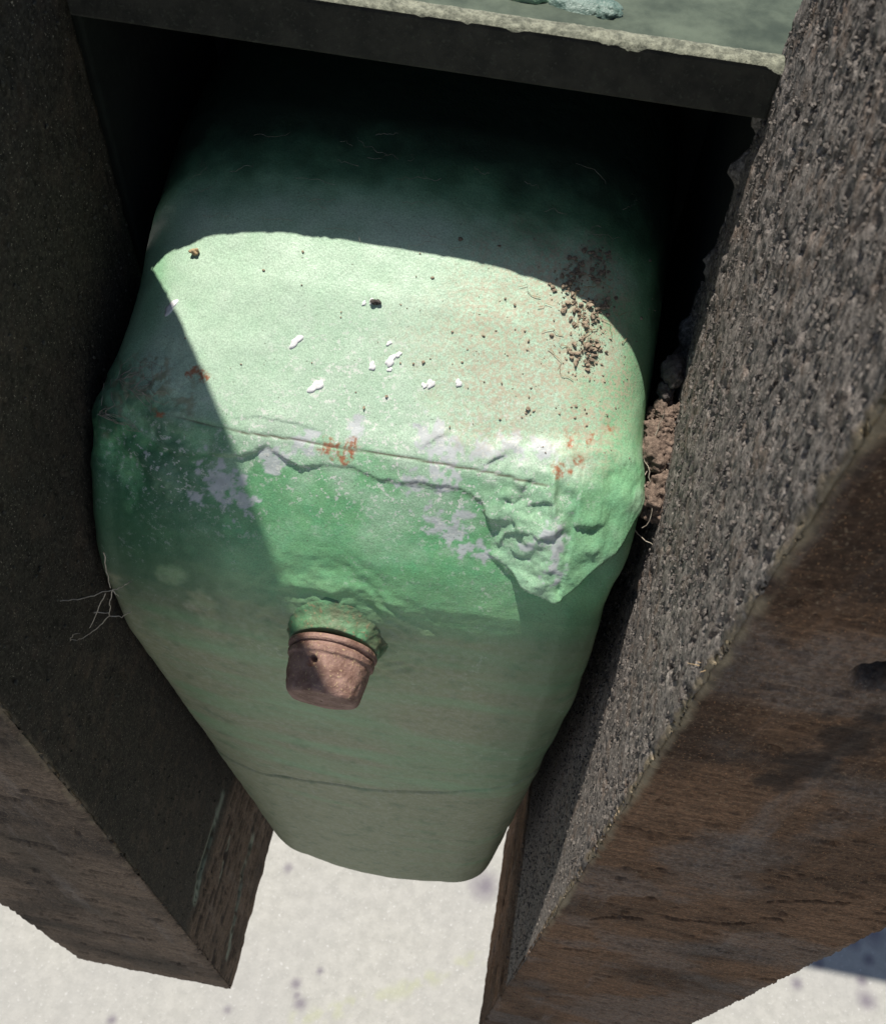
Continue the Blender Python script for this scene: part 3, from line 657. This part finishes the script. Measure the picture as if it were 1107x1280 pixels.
MUD = [[0.0183,0.2659,-0.2586,0.0075],[0.0201,0.2575,-0.264,0.0075],[.021,.2535,-.268,.005],[0.0094,0.2734,-0.252,0.006],[0.0199,0.2789,-0.2508,0.004],[0.0246,0.272,-0.257,0.004],[0.0086,0.268,-0.2579,0.003],[0.0175,0.2854,-0.2477,0.006],[.010,.279,-.25,.004]]
def tiny(c, r, seed):
    bm = bmesh.new(); bmesh.ops.create_icosphere(bm, subdivisions=1, radius=1)
    R_ = random.Random(seed); e_ = [R_.uniform(.55, 1.5), R_.uniform(.55, 1.5), R_.uniform(.5, .9)]; v = np.array([[w_.co[k]*e_[k]*(1+R_.uniform(-.45, .45)) for k in range(3)] for w_ in bm.verts]); f = np.array([[q.index for q in p.verts] for p in bm.faces]); bm.free()
    return np.array(c)+v*r, f
cr = []
for (mx, my, mz, mr) in MUD:
    for i in range(int(170*(mr/.0075)**1.5)):
        q, n = near((mx+rg_.gauss(0, mr*.5), my+rg_.gauss(0, mr*.55), mz)); r = .00013+.0009*rg_.random()**5
        pile = max(0, 1-(Vector((q.x, q.y))-Vector((mx, my))).length/mr)*.0012*rg_.random()
        cr.append(tiny(q+n*(r*.4+pile), r, rg_.random()))
tag(join('dried_mud', cr, M_MUD, None, False), 'patch of crumbled dried mud stuck to the right of the tank top', 'mud')
cr = []
for i in range(210):
    if i < 170: q, n = near((rg_.gauss(.012, .026), rg_.gauss(.25, .020), -.26))
    else: q, n = near((rg_.uniform(-.13, .04), rg_.uniform(.21, .275), -.265))
    r = abs(rg_.gauss(0, .00024))+.00012; cr.append(tiny(q+n*r*.4, r, i+.5))
o = join('mud_crumbs', cr, M_MUD, None, False); tag(o, 'loose brown mud crumbs sprinkled over the pale tank top', 'crumbs', kind='stuff')
st = []
for i in range(18):
    q, n = near((rg_.gauss(.017, .012), rg_.gauss(.264, .013), -.26)); a = rg_.uniform(0, 6.3); L = rg_.uniform(.004, .011); pts = []
    for k in range(6):
        a += rg_.uniform(-.35, .35); q2, n2_ = near(q+Vector((math.cos(a), math.sin(a), 0))*L*k/5); pts.append(q2+n2_*(.0004+.0005*rg_.random()))
    st.append((pts, .00011, .00007))
tag(tubes('dry_stems', st, M_STRAW), 'thin dry stems and fibres caught in the dried mud', 'plant fibres')
q, n = near((-.1275, .2648, -.2578))
hk = [lump(q+n*.0010, (.0017, .0012, .0011), 5, 3, .3), lump(q+n*.0016+Vector((.0012, .0006, 0)), (.0009, .0008, .0008), 6, 3, .3)]
tag(join('seed_husk', hk, M_STRAW), 'tiny pale seed husk lying at the left of the shadow edge', 'seed')
q, n = near((-.0572, .2541, -.2573))
tag(join('soil_pellet', [lump(q+n*.0006, (.0014, .0011, .0010), 15, 3, .4)], M_SOILD), 'tiny dark pellet on the pale tank top above the white spots', 'pellet')

WEB = [[[-0.1563,0.1535,-0.3361],[-0.1481,0.1535,-0.3317],[-0.1402,0.1535,-0.3252],[-0.1321,0.1535,-0.3186],[-0.1275,0.1535,-0.3141],[-0.1226,0.1535,-0.3089]],[[-0.1283,0.1535,-0.2909],[-0.1306,0.1535,-0.305],[-0.1322,0.1535,-0.3169]],[[-0.1321,0.1535,-0.3186],[-0.1354,0.1535,-0.3301],[-0.1382,0.1535,-0.3407]],[[-0.1382,0.1535,-0.3407],[-0.1445,0.1535,-0.351],[-0.1531,0.1535,-0.3634],[-0.1585,0.1535,-0.3699],[-0.1616,0.1535,-0.3704],[-0.1588,0.1535,-0.3649],[-0.1554,0.1535,-0.3622]],[[-0.1382,0.1535,-0.3407],[-0.1332,0.1535,-0.3394],[-0.1279,0.1535,-0.3335]],[[-0.1351,0.1535,-0.3215],[-0.1425,0.1535,-0.3391],[-0.1496,0.1535,-0.3551]],[[-0.1441,0.1535,-0.3403],[-0.1378,0.1535,-0.338]],[[-0.1321,0.1535,-0.3186],[-0.1304,0.1535,-0.3227]]]
wb = []
for l in WEB:
    pts = []
    for i in range(len(l)-1):
        for k in range(4):
            t = k/4; p = Vector(l[i]).lerp(Vector(l[i+1]), t); pts.append(p+Vector([rg_.uniform(-.0003, .0003) for _ in range(3)]))
    pts.append(Vector(l[-1])); wb.append((pts, .00022, .00015))
tag(tubes('cobweb', wb, M_WEB), 'dusty cobweb strands strung between the tank and the left timber', 'cobweb')

M_LUMP = mat_simple('pale_green_lump', (.22, .40, .24), (.40, .52, .38), 220, .5, .0008)
M_LUMP2 = mat_simple('blue_green_lump', (.07, .12, .10), (.15, .21, .18), 200, .35, .0008)
join('deck_lump', [lump((-.021, .325, -.177), (.012, .007, .005), 201, 4, .3)], M_LUMP, fr_)  # added lump in place of a sunlit patch of green deck paint
join('deck_lump', [lump((-.003, .322, -.178), (.012, .007, .004), 211, 4, .4), lump((.005, .319, -.178), (.005, .004, .004), 214, 4, .4)], M_LUMP2, fr_)

wb = []
for i in range(34):
    a0 = rg_.uniform(-.14, .03); q, n = near((a0, rg_.uniform(.268, .315), -.24)); a = rg_.uniform(-.7, .7)+(0 if rg_.random() < .5 else math.pi); L = rg_.uniform(.005, .016); pts = []
    for k in range(9):
        a += rg_.uniform(-.3, .3); q2, n2_ = near(q+Vector((math.cos(a), math.sin(a)*.6, 0))*L*k/8); pts.append(q2+n2_*(.0003+.0012*rg_.random()))
    wb.append((pts, .00007, .00005))
tag(tubes('cobweb', wb, M_WEB), 'faint cobweb wisps clinging to the shadowed top of the tank below the crossbar', 'cobweb')
wb = []
for (x0, y0, z0) in ((-.150, .226, -.29), (-.142, .222, -.29), (-.155, .215, -.30)):
    for i in range(9):
        q, n = near((x0+rg_.uniform(-.004, .004), y0, z0)); a = rg_.uniform(-.6, .9); pts = []; L = rg_.uniform(.008, .02)
        for k in range(8):
            a += rg_.uniform(-.25, .25); q2, n2_ = near(q+Vector((math.cos(a), math.sin(a), 0))*L*k/7); pts.append(q2+n2_*(.0003+.0010*rg_.random()))
        wb.append((pts, .00014, .00008))
tag(tubes('cobweb', wb, M_WEB), 'matted grey cobweb on the shaded left shoulder of the tank', 'cobweb')
